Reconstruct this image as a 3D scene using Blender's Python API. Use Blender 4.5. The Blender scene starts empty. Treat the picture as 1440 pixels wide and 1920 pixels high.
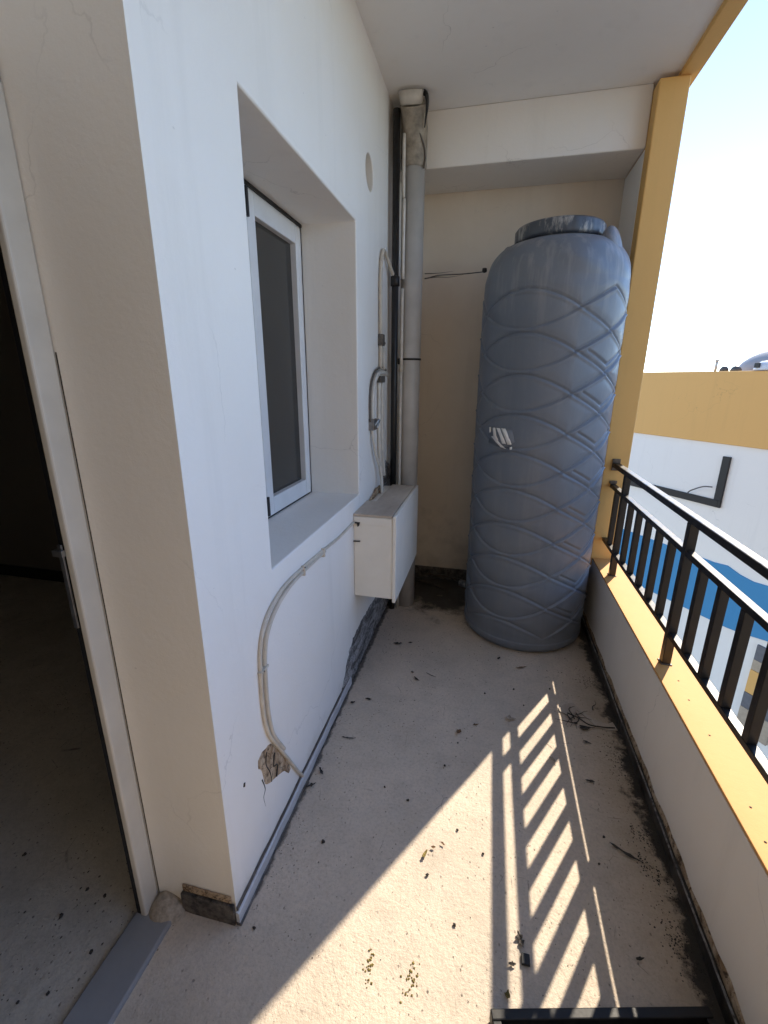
import bpy, bmesh, math, random
import numpy as np
from mathutils import Vector, Matrix, noise as mnoise
random.seed(7)
R = math.radians
sc = bpy.context.scene
COL = sc.collection

# ------------------------------------------------------------------ materials
class NT:
    def __init__(s, name):
        s.m = bpy.data.materials.new(name); s.m.use_nodes = True
        s.t = s.m.node_tree; s.n = s.t.nodes; s.l = s.t.links
        s.b = s.n['Principled BSDF']
        g = s.n.new('ShaderNodeNewGeometry'); s.pos = g.outputs['Position']; s.nor = g.outputs['Normal']
        s.bump_h = None
    def link(s, a, b): s.l.new(a, b)
    def val(s, sock, v):
        if isinstance(v, bpy.types.NodeSocket): s.l.new(v, sock)
        else: sock.default_value = v
    def mapv(s, scale=(1, 1, 1), loc=(0, 0, 0), src=None):
        n = s.n.new('ShaderNodeMapping'); s.l.new(src or s.pos, n.inputs['Vector'])
        n.inputs['Scale'].default_value = scale; n.inputs['Location'].default_value = loc
        return n.outputs[0]
    def noise(s, scale, detail=4, rough=.55, vec=None, dist=0.0):
        n = s.n.new('ShaderNodeTexNoise'); s.l.new(vec or s.pos, n.inputs['Vector'])
        n.inputs['Scale'].default_value = scale; n.inputs['Detail'].default_value = detail
        n.inputs['Roughness'].default_value = rough; n.inputs['Distortion'].default_value = dist
        return n.outputs['Fac']
    def voro(s, scale, feature='F1', vec=None, rnd=1.0):
        n = s.n.new('ShaderNodeTexVoronoi'); s.l.new(vec or s.pos, n.inputs['Vector'])
        n.feature = feature; n.inputs['Scale'].default_value = scale
        n.inputs['Randomness'].default_value = rnd
        return n.outputs['Distance']
    def ramp(s, fac, stops):
        n = s.n.new('ShaderNodeMapRange'); s.l.new(fac, n.inputs[0]); n.clamp = True
        a, b, c, d = stops
        n.inputs[1].default_value = a; n.inputs[2].default_value = b; n.inputs[3].default_value = c; n.inputs[4].default_value = d
        return n.outputs[0]
    def math(s, op, a, b=0.0, c=0.0):
        n = s.n.new('ShaderNodeMath'); n.operation = op
        for i, v in enumerate((a, b, c)): s.val(n.inputs[i], v)
        return n.outputs[0]
    def xyz(s):
        n = s.n.new('ShaderNodeSeparateXYZ'); s.l.new(s.pos, n.inputs[0]); return n.outputs
    def mix(s, fac, a, b):
        n = s.n.new('ShaderNodeMix'); n.data_type = 'RGBA'
        s.val(n.inputs[0], fac)
        for sock, v in ((n.inputs[6], a), (n.inputs[7], b)):
            if isinstance(v, bpy.types.NodeSocket): s.l.new(v, sock)
            else: sock.default_value = (*v, 1)
        return n.outputs[2]
    def color(s, c):
        if isinstance(c, bpy.types.NodeSocket): s.l.new(c, s.b.inputs['Base Color'])
        else: s.b.inputs['Base Color'].default_value = (*c, 1)
    def rough(s, r): s.val(s.b.inputs['Roughness'], r)
    def bump(s, h, strength=.3, dist=.01):
        n = s.n.new('ShaderNodeBump'); n.inputs['Strength'].default_value = strength
        n.inputs['Distance'].default_value = dist
        s.l.new(h, n.inputs['Height'])
        if s.bump_h: s.l.new(s.bump_h, n.inputs['Normal'])
        s.l.new(n.outputs[0], s.b.inputs['Normal']); s.bump_h = n.outputs[0]

def paint(name, c, c2=None, rough=.7, grain=.25, stain=.6, lowdirt=None, cracks=.28):
    s = NT(name); c2 = c2 or tuple(x * .86 for x in c)
    big = s.ramp(s.noise(1.3, 5, .6), (.35, .7, 0, 1))
    col = s.mix(s.math('MULTIPLY', big, stain), c, c2)
    # sparse small scuffs
    sp = s.ramp(s.voro(9, vec=s.mapv((1, 1, 1.7))), (.02, .045, 1, 0))
    col = s.mix(s.math('MULTIPLY', sp, .35), col, tuple(x * .45 for x in c))
    if lowdirt:
        z = s.xyz()[2]
        n = s.noise(6, 6, .65)
        m = s.math('SUBTRACT', n, s.math('MULTIPLY', z, lowdirt[0]))
        m = s.ramp(m, (.28, .62, 0, lowdirt[1]))
        col = s.mix(m, col, lowdirt[2])
    if cracks:
        wv = s.n.new('ShaderNodeVectorMath'); wv.operation = 'ADD'; s.l.new(s.pos, wv.inputs[0])
        nz = s.n.new('ShaderNodeTexNoise'); s.l.new(s.pos, nz.inputs['Vector']); nz.inputs['Scale'].default_value = 5; nz.inputs['Detail'].default_value = 6
        sc_ = s.n.new('ShaderNodeVectorMath'); sc_.operation = 'SCALE'; s.l.new(nz.outputs['Color'], sc_.inputs[0]); sc_.inputs['Scale'].default_value = .25
        s.l.new(sc_.outputs[0], wv.inputs[1])
        ck = s.ramp(s.voro(1.5, 'DISTANCE_TO_EDGE', vec=wv.outputs[0]), (.0008, .0035, 1, 0))
        ck = s.math('MULTIPLY', ck, s.ramp(s.noise(1.7, 3, .5), (.52, .60, 0, cracks)))
        col = s.mix(ck, col, tuple(x * .35 for x in c))
        dr = s.ramp(s.noise(9, 5, .65, vec=s.mapv((1, 1, .09), (2, 3, 1))), (.56, .74, 0, .11))
        col = s.mix(dr, col, tuple(x * .62 for x in c2))
    s.color(col); s.rough(rough)
    s.bump(s.noise(3.2, 3, .5), .35, .012)
    s.bump(s.noise(55, 6, .7), grain, .0025)
    return s.m

def plain(name, c, rough=.5, metal=0., var=.2, bump=.1, scale=20, spec=None):
    s = NT(name)
    n = s.ramp(s.noise(scale, 5, .6), (.3, .7, 0, 1))
    s.color(s.mix(n, c, tuple(x * (1 - var) for x in c))); s.rough(rough)
    s.b.inputs['Metallic'].default_value = metal
    if bump: s.bump(s.noise(scale * 3, 4, .6), bump, .003)
    return s.m

M = {}
M['white'] = paint('white_plaster', (.80, .78, .745), (.74, .71, .65), grain=.5, lowdirt=(2.2, .55, (.50, .46, .38)))
M['white_back'] = paint('aged_plaster', (.74, .66, .55), (.58, .50, .40), lowdirt=(.5, .45, (.25, .21, .165)))
M['white_parapet'] = paint('parapet_plaster', (.86, .80, .72), (.78, .71, .62), lowdirt=(5, .8, (.26, .22, .17)))
M['ceil'] = paint('ceiling_paint', (.84, .83, .81), (.77, .755, .72), grain=.3, cracks=.3)
M['yellow'] = paint('ochre_paint', (.76, .47, .16), (.70, .43, .14), grain=.3)
M['coping'] = paint('coping_paint', (.64, .325, .095), (.58, .29, .085), grain=.3, stain=.4)
M['fac_yellow'] = paint('facade_ochre', (.70, .40, .125), (.65, .37, .115), grain=.1, stain=.3)
M['fac_white'] = paint('facade_white', (.80, .77, .71), (.76, .73, .67), grain=.1, stain=.3)
M['fac_blue'] = paint('facade_blue', (.045, .23, .44), (.04, .21, .41), grain=.05, stain=.3)
M['fac_grey'] = plain('facade_grey', (.14, .14, .15), .6)
M['fac_tan'] = plain('facade_tan', (.45, .36, .26), .7)
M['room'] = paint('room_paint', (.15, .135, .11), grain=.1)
M['black'] = plain('black_metal', (.006, .006, .0065), .5, 0, .3, .12, 30)
s = NT('black_gloss_rail'); s.color((.009, .0085, .009)); s.rough(s.ramp(s.noise(30, 4), (.3, .7, .3, .5))); s.bump(s.noise(60, 4), .15, .002); M['rail'] = s.m
s = NT('worn_rail_top')
s.color(s.mix(s.ramp(s.noise(14, 6, .7), (.35, .6, 0, 1)), (.62, .60, .57), (.30, .28, .26))); s.rough(.4)
s.b.inputs['Metallic'].default_value = .3; M['railtop'] = s.m
M['pvc'] = plain('grey_pipe', (.50, .475, .44), .4, 0, .22, .08, 6)
M['pvcdirty'] = plain('stained_pipe', (.40, .35, .28), .6, 0, .55, .4, 22)
M['cream'] = plain('cream_conduit', (.60, .54, .45), .5, 0, .25, .1, 18)
M['wpipe'] = plain('white_pipe', (.66, .63, .57), .38, 0, .22, .08, 20)
M['clip'] = plain('dull_clip', (.16, .14, .12), .45, .5, .5, .3, 60)
M['winframe'] = plain('window_frame_paint', (.68, .68, .68), .38, 0, .12, .06, 8)
M['frame'] = plain('door_frame_paint', (.62, .59, .53), .45, 0, .18, .06, 5)
M['metal'] = plain('dull_steel', (.35, .34, .33), .35, .9, .4, .2, 30)
M['boxwhite'] = plain('box_white', (.80, .77, .70), .42, 0, .1, .05, 5)
s = NT('box_top_dirty')
s.color(s.mix(s.ramp(s.noise(4, 6, .7, vec=s.mapv((1, .35, 1))), (.35, .65, 0, 1)), (.58, .51, .43), (.36, .29, .23)))
s.rough(.7); s.bump(s.noise(30, 5), .3, .003); M['boxtop'] = s.m
# dark window glass / mesh
s = NT('window_glass'); s.color(s.mix(s.ramp(s.noise(2, 3), (.3, .7, 0, 1)), (.030, .030, .028), (.022, .022, .021))); s.rough(.12); M['glass'] = s.m
# tank plastic
s = NT('tank_plastic')
z = s.xyz()[2]
dust = s.ramp(s.noise(5, 6, .65, vec=s.mapv((1, 1, .5))), (.4, .72, 0, 1))
top = s.ramp(z, (1.75, 2.3, 0, .5))
c = s.mix(s.math('MULTIPLY', dust, .35), (.140, .165, .205), (.24, .24, .235))
streak = s.ramp(s.noise(22, 5, .6, vec=s.mapv((1, 1, .12))), (.5, .75, 0, 1))
c = s.mix(s.math('MULTIPLY', streak, s.math('ADD', top, .10)), c, (.42, .41, .39))
rust = s.math('MULTIPLY', s.ramp(s.noise(16, 5, .7), (.56, .68, 0, .6)), s.ramp(z, (2.15, 2.28, 0, 1)))
c = s.mix(rust, c, (.30, .17, .09))
s.color(c); s.rough(s.ramp(dust, (0, 1, .36, .6)))
s.bump(s.noise(80, 4, .6), .12, .002); s.bump(s.noise(7, 3, .5), .3, .01)
M['tank'] = s.m
s = NT('lid_plastic'); d = s.ramp(s.noise(14, 6, .7, vec=s.mapv((1, 1, .3))), (.52, .62, 0, 1))
s.color(s.mix(s.math('MULTIPLY', d, .7), (.07, .082, .10), (.50, .48, .44))); s.rough(.42); s.bump(s.noise(60, 4), .2, .002); M['lid'] = s.m
M['sticker'] = plain('sticker_white', (.85, .85, .84), .3, 0, .12, .1, 40)
M['sticker_dark'] = plain('sticker_black', (.02, .02, .022), .3, 0, .2, .1, 40)
# skirting
s = NT('skirting_stone'); n = s.ramp(s.noise(9, 6, .7, vec=s.mapv((1, 1, 6))), (.3, .7, 0, 1))
s.color(s.mix(n, (.66, .66, .66), (.40, .40, .41))); s.rough(.3); s.bump(s.noise(30, 4), .15, .003); M['skirt'] = s.m
s = NT('skirting_dark'); n = s.ramp(s.noise(26, 6, .75), (.4, .62, 0, 1))
s.color(s.mix(n, (.022, .020, .019), (.16, .14, .12))); s.rough(.5); s.bump(s.noise(40, 5), .6, .006); M['skirtdark'] = s.m
s = NT('skirting_mould'); n = s.ramp(s.noise(11, 6, .75, vec=s.mapv((1, .5, 1))), (.42, .66, 0, 1))
s.color(s.mix(n, (.018, .016, .014), (.12, .10, .08))); s.rough(.45); s.bump(s.noise(40, 5), .5, .006); M['skirtmould'] = s.m
s = NT('bare_cement'); n = s.ramp(s.noise(17, 8, .8, vec=s.mapv((1, .3, 1)), dist=.8), (.42, .58, 0, 1))
n2 = s.ramp(s.noise(60, 6, .75), (.5, .62, 0, .8)); s.color(s.mix(n2, s.mix(n, (.46, .45, .44), (.10, .095, .09)), (.04, .038, .036))); s.rough(.9); s.bump(s.noise(26, 7, .75), 1.0, .02); M['cement'] = s.m
s = NT('peeled_plaster'); n = s.ramp(s.noise(14, 5, .6, dist=1.6, vec=s.mapv((1, 1, .35))), (.4, .6, 0, 1))
n2 = s.ramp(s.noise(34, 6, .75, dist=1.2), (.5, .6, 0, 1))
c = s.mix(n, (.54, .42, .29), (.27, .17, .09)); c = s.mix(n2, c, (.09, .055, .03)); s.color(c); s.rough(.9)
s.bump(s.noise(30, 6, .7, dist=1), 1.0, .012); M['peel'] = s.m

def floor_mat(name, base, base2, speck, mould=True):
    s = NT(name)
    x, y, z = s.xyz()
    c = s.mix(s.ramp(s.noise(1.6, 5, .6), (.35, .68, 0, 1)), base, base2)
    c = s.mix(s.ramp(s.noise(90, 4, .75), (.45, .75, 0, .45)), c, tuple(v * .42 for v in base))
    c = s.mix(s.ramp(s.noise(6, 7, .72), (.48, .75, 0, .45)), c, tuple(v * .62 for v in base2))
    # small dark specks and pits, patchy
    patch = s.ramp(s.noise(2.2, 3, .5), (.36, .62, .25, 1))
    v1 = s.ramp(s.voro(22, vec=s.mapv((1, 1, 0))), (.05, .12, 1, 0))
    v2 = s.ramp(s.voro(52, vec=s.mapv((1.0, .7, 0), (3, 1, 0))), (.08, .17, 1, 0))
    wob = s.noise(130, 3, .7)
    v1 = s.math('MULTIPLY', v1, s.ramp(wob, (.45, .55, 0, 1)))
    v2 = s.math('MULTIPLY', v2, s.ramp(wob, (.42, .55, 0, 1)))
    sp = s.math('MINIMUM', s.math('ADD', v1, s.math('MULTIPLY', v2, speck)), 1.0)
    sp = s.math('MULTIPLY', sp, patch)
    c = s.mix(sp, c, (.045, .038, .032))
    # scratchy short marks
    scr = s.ramp(s.voro(7, 'DISTANCE_TO_EDGE', vec=s.mapv((1.4, 1, 0), (5, 2, 0))), (.003, .012, 1, 0))
    scr = s.math('MULTIPLY', scr, s.ramp(s.noise(5, 5, .7), (.56, .66, 0, .7)))
    c = s.mix(scr, c, (.06, .05, .045))
    if mould:
        nn = s.noise(4.6, 7, .72)
        nf = s.noise(13, 6, .7)
        # brown damp margin beside the parapet
        e = s.ramp(x, (.30, .70, 0, 1))
        dmp = s.ramp(s.math('ADD', e, s.math('MULTIPLY', nn, .9)), (.85, 1.4, 0, .6))
        c = s.mix(dmp, c, (.34, .25, .165))
        # black mould hugging the wall foot
        e2 = s.math('POWER', s.ramp(x, (.50, .70, 0, 1)), 1.6)
        m2 = s.math('ADD', s.math('MULTIPLY', e2, .42), s.math('MULTIPLY', s.math('ADD', s.math('MULTIPLY', nn, .6), s.math('MULTIPLY', nf, .4)), 1.0))
        m2 = s.ramp(m2, (.72, .80, 0, .93))
        c = s.mix(m2, c, (.018, .016, .014))
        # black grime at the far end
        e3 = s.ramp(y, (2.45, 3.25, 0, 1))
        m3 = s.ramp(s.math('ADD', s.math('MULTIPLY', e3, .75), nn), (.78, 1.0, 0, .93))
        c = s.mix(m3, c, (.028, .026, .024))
        # grime at the foot of the house wall
        e4 = s.math('MULTIPLY', s.ramp(x, (-.615, -.58, 1, 0)), s.ramp(y, (.84, .9, 0, 1)))
        m4 = s.ramp(s.math('ADD', s.math('MULTIPLY', e4, .6), nf), (.85, 1.0, 0, .8))
        c = s.mix(m4, c, (.04, .038, .036))
    s.color(c); s.rough(s.ramp(s.noise(8, 4), (.3, .7, .55, .8)))
    s.bump(s.math('MULTIPLY', sp, -1.0), .6, .004)
    s.bump(s.noise(120, 5, .7), .6, .005); s.bump(s.noise(34, 5, .7), .45, .006); s.bump(s.noise(9, 5, .6), .4, .01)
    return s.m
M['floor'] = floor_mat('balcony_screed', (.64, .53, .42), (.50, .43, .345), .9)
M['roomfloor'] = floor_mat('room_screed', (.62, .56, .48), (.48, .44, .37), 1.3, mould=False)
M['thresh'] = plain('threshold_cement', (.27, .27, .275), .6, 0, .22, .25, 6)
M['leaf'] = plain('dry_leaf', (.20, .11, .05), .8, 0, .5, .4, 60)
M['scrap'] = plain('paper_scrap', (.45, .38, .30), .8, 0, .5, .4, 70)
M['darkflake'] = plain('dark_flake', (.05, .042, .036), .8, 0, .5, .5, 50)
M['moss'] = plain('ochre_moss', (.24, .18, .05), .95, 0, .5, .5, 70)
M['wood'] = plain('old_wood', (.07, .055, .04), .85, 0, .5, .5, 25)
M['asphalt'] = plain('asphalt', (.05, .05, .05), .9, 0, .3, .3, 3)
M['earth'] = plain('ground_earth', (.42, .37, .30), .95, 0, .3, .3, .5)
M['dish'] = plain('dish_grey', (.30, .30, .30), .5, 0, .15, .05, 4)
M['glaze'] = plain('tray_glaze', (.015, .016, .018), .08, 0, .3, .02, 10)

# ------------------------------------------------------------------ mesh helpers
class MB:
    def __init__(s): s.v = []; s.f = []; s.sm = []
    def add(s, vs, fs, smooth=False):
        o = len(s.v); s.v += [tuple(v) for v in vs]; s.f += [tuple(i + o for i in f) for f in fs]; s.sm += [smooth] * len(fs)
        return s
    def box(s, x0, x1, y0, y1, z0, z1, mat=None):
        vs = [Vector(p) for p in ((x0, y0, z0), (x1, y0, z0), (x1, y1, z0), (x0, y1, z0), (x0, y0, z1), (x1, y0, z1), (x1, y1, z1), (x0, y1, z1))]
        if mat: vs = [mat @ v for v in vs]
        return s.add(vs, [(0, 3, 2, 1), (4, 5, 6, 7), (0, 1, 5, 4), (1, 2, 6, 5), (2, 3, 7, 6), (3, 0, 4, 7)])
    def tube(s, pts, r, seg=12, sub=6, cap=True):
        P = [Vector(p) for p in pts]
        if sub > 1 and len(P) > 2:
            Q = []
            for i in range(len(P) - 1):
                a = P[max(i - 1, 0)]; b = P[i]; c = P[i + 1]; d = P[min(i + 2, len(P) - 1)]
                for k in range(sub):
                    t = k / sub
                    Q.append(.5 * ((2 * b) + (c - a) * t + (2 * a - 5 * b + 4 * c - d) * t * t + (3 * b - a - 3 * c + d) * t ** 3))
            Q.append(P[-1]); P = Q
        rr = r if callable(r) else (lambda t: r)
        n = None; vs = []; fs = []
        for i, p in enumerate(P):
            t = (P[min(i + 1, len(P) - 1)] - P[max(i - 1, 0)]).normalized()
            if n is None: n = t.orthogonal().normalized()
            else: n = (n - t * n.dot(t)).normalized()
            b = t.cross(n); q = rr(i / max(1, len(P) - 1))
            for k in range(seg):
                a = 2 * math.pi * k / seg; vs.append(p + (n * math.cos(a) + b * math.sin(a)) * q)
        for i in range(len(P) - 1):
            for k in range(seg):
                k2 = (k + 1) % seg
                fs.append((i * seg + k, i * seg + k2, (i + 1) * seg + k2, (i + 1) * seg + k))
        s.add(vs, fs, True)
        if cap:
            o = len(s.v) - len(vs)
            s.f.append(tuple(o + k for k in reversed(range(seg)))); s.sm.append(False)
            s.f.append(tuple(o + (len(P) - 1) * seg + k for k in range(seg))); s.sm.append(False)
        return s
    def lathe(s, prof, c=(0, 0, 0), seg=48, axis=None, cap=True):
        rot = Matrix.Identity(3) if axis is None else Vector((0, 0, 1)).rotation_difference(Vector(axis).normalized()).to_matrix()
        vs = []; fs = []
        for (r, z) in prof:
            for k in range(seg):
                a = 2 * math.pi * k / seg
                vs.append(rot @ Vector((r * math.cos(a), r * math.sin(a), z)) + Vector(c))
        for i in range(len(prof) - 1):
            for k in range(seg):
                k2 = (k + 1) % seg
                fs.append((i * seg + k, i * seg + k2, (i + 1) * seg + k2, (i + 1) * seg + k))
        o = len(s.v); s.add(vs, fs, True)
        if cap:
            s.f.append(tuple(o + k for k in reversed(range(seg)))); s.sm.append(False)
            s.f.append(tuple(o + (len(prof) - 1) * seg + k for k in range(seg))); s.sm.append(False)
        return s
    def prism(s, poly, a, b, axis=2):
        # poly in the two remaining axes, extruded from a to b on axis
        def mk(p, h):
            q = list(p); q.insert(axis, h); return tuple(q)
        n = len(poly)
        vs = [mk(p, a) for p in poly] + [mk(p, b) for p in poly]
        fs = [tuple(reversed(range(n))), tuple(range(n, 2 * n))] + [(i, (i + 1) % n, n + (i + 1) % n, n + i) for i in range(n)]
        return s.add(vs, fs)
    def build(s, name, mat, parent=None, bevel=0, seg=2, weld=False, jitter=0):
        o3 = Vector(parent_loc(parent)) if parent else Vector((0, 0, 0))
        if parent is None and getattr(s, 'origin', None): o3 = Vector(s.origin)
        me = bpy.data.meshes.new(name)
        me.from_pydata([tuple(Vector(v) - o3) for v in s.v], [], s.f)
        me.polygons.foreach_set('use_smooth', s.sm)
        bm = bmesh.new(); bm.from_mesh(me)
        if weld: bmesh.ops.remove_doubles(bm, verts=bm.verts, dist=1e-5)
        bmesh.ops.recalc_face_normals(bm, faces=bm.faces)
        bm.to_mesh(me); bm.free()
        me.materials.append(mat)
        ob = bpy.data.objects.new(name, me); COL.objects.link(ob)
        if parent: ob.parent = parent
        else: ob.location = o3
        if bevel:
            md = ob.modifiers.new('edge', 'BEVEL'); md.width = bevel; md.segments = seg; md.limit_method = 'ANGLE'; md.angle_limit = R(40)
            md.harden_normals = False
        return ob
def parent_loc(p):
    l = Vector((0, 0, 0))
    while p is not None: l += p.location; p = p.parent
    return l
def tag(o, label=None, cat=None, group=None, kind=None):
    if label: o['label'] = label
    if cat: o['category'] = cat
    if group: o['group'] = group
    if kind: o['kind'] = kind
    return o
def root(name, loc, label, cat, group=None):
    o = bpy.data.objects.new(name, None); COL.objects.link(o); o.location = loc; o.empty_display_size = .1
    return tag(o, label, cat, group)

XW = -.628; YE = .815; YB = 3.36; ZC = 2.97; XP = .696

# ------------------------------------------------------------------ ground, floors, ceiling
def subplane(x0, x1, y0, y1, z, nx, ny, amp=0):
    m = MB(); vs = []; fs = []
    for j in range(ny + 1):
        for i in range(nx + 1):
            x = x0 + (x1 - x0) * i / nx; y = y0 + (y1 - y0) * j / ny
            vs.append((x, y, z + amp * mnoise.noise(Vector((x * 3, y * 3, 0)))))
    for j in range(ny):
        for i in range(nx):
            a = j * (nx + 1) + i; fs.append((a, a + 1, a + nx + 2, a + nx + 1))
    return m.add(vs, fs, True)
tag(subplane(-400, 400, -400, 400, -6.6, 8, 8).build('ground', M['earth']), kind='structure')
tag(MB().box(1.2, 6.2, -30, 40, -6.58, -6.5).build('street', M['asphalt']), kind='structure')
fl = MB(); fl.box(-.93, .86, -4, 3.6, -.18, -.012); sub = subplane(-.93, .70, -4, 3.36, 0, 60, 260, .0035); fl.add(sub.v, sub.f, True)
tag(fl.build('floor', M['floor']), kind='structure')
rf = MB(); rf.box(-4.8, -.932, -3, 2.6, -.18, -.006)
tag(rf.build('room_floor', M['roomfloor']), kind='structure')
ce = MB(); ce.box(-.93, .775, -1.14, YB - .0, ZC, ZC + .16)
cobj = tag(ce.build('ceiling', M['ceil'], bevel=0), kind='structure')
ee = MB(); ee.box(.775, .858, -4, 3.5, ZC - .022, ZC + .30)
ed = ee.build('ceiling_edge', M['yellow'], cobj, bevel=.006)
cr = MB(); cr.box(-1.4, .775, -4, 3.6, ZC + .162, ZC + .3)
cr.build('roof_slab', M['fac_white'], cobj)

ew = MB(); ew.origin = (.5, -1.2, 0); ew.box(-.90, 3.2, -1.35, -1.15, -6.5, 5)  # unseen wall added behind the camera to keep sky light off the pillar end
M['blockwall'] = paint('block_wall_paint', (.25, .21, .165))
tag(ew.build('light_block_wall', M['blockwall']), 'unseen plain brown wall added behind the viewer to block light from that side', 'wall')
# dark room behind the door (seen through the opening)
rm = root('inner_room', (-3, 0, 0), 'unlit room with dark walls seen through the open doorway at left', 'room')
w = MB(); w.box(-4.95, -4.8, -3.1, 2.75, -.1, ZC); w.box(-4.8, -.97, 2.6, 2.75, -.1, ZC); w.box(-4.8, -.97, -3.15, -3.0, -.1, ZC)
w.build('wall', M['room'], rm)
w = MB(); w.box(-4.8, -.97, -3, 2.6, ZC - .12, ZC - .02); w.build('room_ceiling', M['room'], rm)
w = MB(); w.box(-4.8, -.97, 2.588, 2.598, 0, .09); w.build('skirting', M['black'], rm)

# ------------------------------------------------------------------ house wall with window
hw = root('house_wall', (XW, 2.0, 0), 'white plastered house wall on the left with a deep-set window and peeling foot', 'wall')
WY0, WY1, WZ0, WZ1 = 1.18, 2.15, .98, 2.21
HY, HZ, HR = 2.39, 2.475, .073
m = MB()
ys = [YE, WY0, WY1, 2.28, 2.50, YB]; zs = [0, WZ0, WZ1, 2.365, 2.585, ZC]
for i in range(5):
    for j in range(5):
        y0, y1, z0, z1 = ys[i], ys[i + 1], zs[j], zs[j + 1]
        if i == 1 and j == 1: continue
        if i == 3 and j == 3:
            N = 32; vs = []
            for k in range(N):
                a = 2 * math.pi * k / N; ca, sa = math.cos(a), math.sin(a)
                t = .11 / max(abs(ca), abs(sa)); vs.append((XW, HY + ca * t, HZ + sa * t))
            for k in range(N):
                a = 2 * math.pi * k / N; vs.append((XW, HY + HR * math.cos(a) * .99, HZ + HR * math.sin(a)))
            for k in range(N):
                a = 2 * math.pi * k / N; vs.append((XW - .05, HY + HR * math.cos(a) * .99, HZ + HR * math.sin(a)))
            fs = [(k, (k + 1) % N, N + (k + 1) % N, N + k) for k in range(N)] + [(N + k, N + (k + 1) % N, 2 * N + (k + 1) % N, 2 * N + k) for k in range(N)]
            m.add(vs, fs); continue
        m.add([(XW, y0, z0), (XW, y1, z0), (XW, y1, z1), (XW, y0, z1)], [(0, 1, 2, 3)])
XF = -.885   # plane of the window
m.add([(XW, WY0, WZ0), (XW, WY1, WZ0), (XF, WY1, WZ0), (XF, WY0, WZ0)], [(0, 1, 2, 3)])
m.add([(XW, WY0, WZ1), (XW, WY1, WZ1), (XF, WY1, WZ1), (XF, WY0, WZ1)], [(3, 2, 1, 0)])
m.add([(XW, WY1, WZ0), (XW, WY1, WZ1), (XF, WY1, WZ1), (XF, WY1, WZ0)], [(0, 1, 2, 3)])
m.add([(XW, WY0, WZ0), (XW, WY0, WZ1), (XF, WY0, WZ1), (XF, WY0, WZ0)], [(3, 2, 1, 0)])
m.add([(XW, YE, 0), (XW, YE, ZC), (-.93, YE, ZC), (-.93, YE, 0)], [(0, 1, 2, 3)])
m.add([(-.93, YE, 0), (-.93, YE, ZC), (-.93, YB, ZC), (-.93, YB, 0)], [(0, 1, 2, 3)])
wall = m.build('plaster_wall', M['white'], hw, bevel=.006, seg=3, weld=True)
# wall over the door and beyond it, set back
m = MB(); m.box(-.97, -.905, -4, YE - .002, 2.1, ZC); m.box(-.97, -.905, -4, -1.1, 0, 2.1)
m.build('door_wall', M['white'], hw, bevel=.004)
# hole back
MB().lathe([(HR - .001, -.001), (HR - .002, .012)], (XW - .05, HY, HZ), 32, (1, 0, 0)).build('hole_lining', M['pvcdirty'], hw)
m = MB(); m.tube([(XW - .028, HY - .055, HZ + .04), (XW - .026, HY - .02, HZ - .01), (XW - .028, HY + .02, HZ - .055)], .012, 8, 4)
m.build('hole_plug', M['cream'], hw)
# window
wr = bpy.data.objects.new('window', None); COL.objects.link(wr); wr.parent = hw
wr.location = (XF - XW, 0, 0)
def frame_rect(m, x0, x1, y0, y1, z0, z1, w, wb=None, wt=None):
    wb = wb or w; wt = wt or w
    m.box(x0, x1, y0, y0 + w, z0, z1); m.box(x0, x1, y1 - w, y1, z0, z1)
    m.box(x0, x1, y0 + w, y1 - w, z0, z0 + wb); m.box(x0, x1, y0 + w, y1 - w, z1 - wt, z1)
m = MB(); frame_rect(m, XF - .045, XF - .004, WY0 + .004, WY1 - .006, WZ0 + .004, WZ1 - .012, .035)
m.build('frame', M['winframe'], wr, bevel=.003)
m = MB(); frame_rect(m, XF - .03, XF + .012, 1.640, 2.112, WZ0 + .012, WZ1 - .03, .058, .075, .07)
m.build('sash', M['winframe'], wr, bevel=.003)
m = MB(); frame_rect(m, XF - .040, XF - .012, 1.216, 1.639, WZ0 + .041, WZ1 - .05, .05)
m.build('sash', M['winframe'], wr, bevel=.003)
MB().box(XF - .022, XF - .014, 1.69, 2.06, WZ0 + .08, WZ1 - .09).build('pane', M['glass'], wr)
MB().box(XF - .036, XF - .030, 1.26, 1.60, WZ0 + .08, WZ1 - .09).build('pane', M['glass'], wr)
# dark sealant gap round the frame
m = MB(); m.box(XF - .03, XF + .004, 1.60, WY1 - .001, WZ1 - .013, WZ1 - .0015); m.box(XF - .03, XF + .003, 1.60, WY1 - .03, WZ0 + .001, WZ0 + .0045)
m.build('seal', M['black'], wr)
m = MB(); m.box(XF - .02, XF + .02, 1.628, 1.645, WZ0 + .02, WZ0 + .10); m.box(XF - .02, XF + .02, 1.628, 1.643, WZ1 - .12, WZ1 - .03); m.build('hinge', M['black'], wr)
# door frame
df = MB(); df.box(-.915, -.894, .758, .8135, -.001, 2.06); df.box(-.915, -.894, -1.1, .8135, 2.06, 2.115)
dfo = df.build('door_frame', M['frame'], hw, bevel=.006, seg=3)
m = MB(); m.box(-.927, -.9155, .760, .812, .0, 2.06); m.build('metal_channel', M['black'], dfo)
m = MB(); m.box(-.926, -.9149, .7535, .7585, .98, 1.19); m.box(-.932, -.905, .744, .7535, 1.165, 1.18); m.build('strike_plate', M['metal'], dfo, bevel=.001)
m = MB(); m.box(-.935, -.815, -1.1, .775, -.01, .014); m.build('threshold', M['thresh'], hw, bevel=.006)
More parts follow.
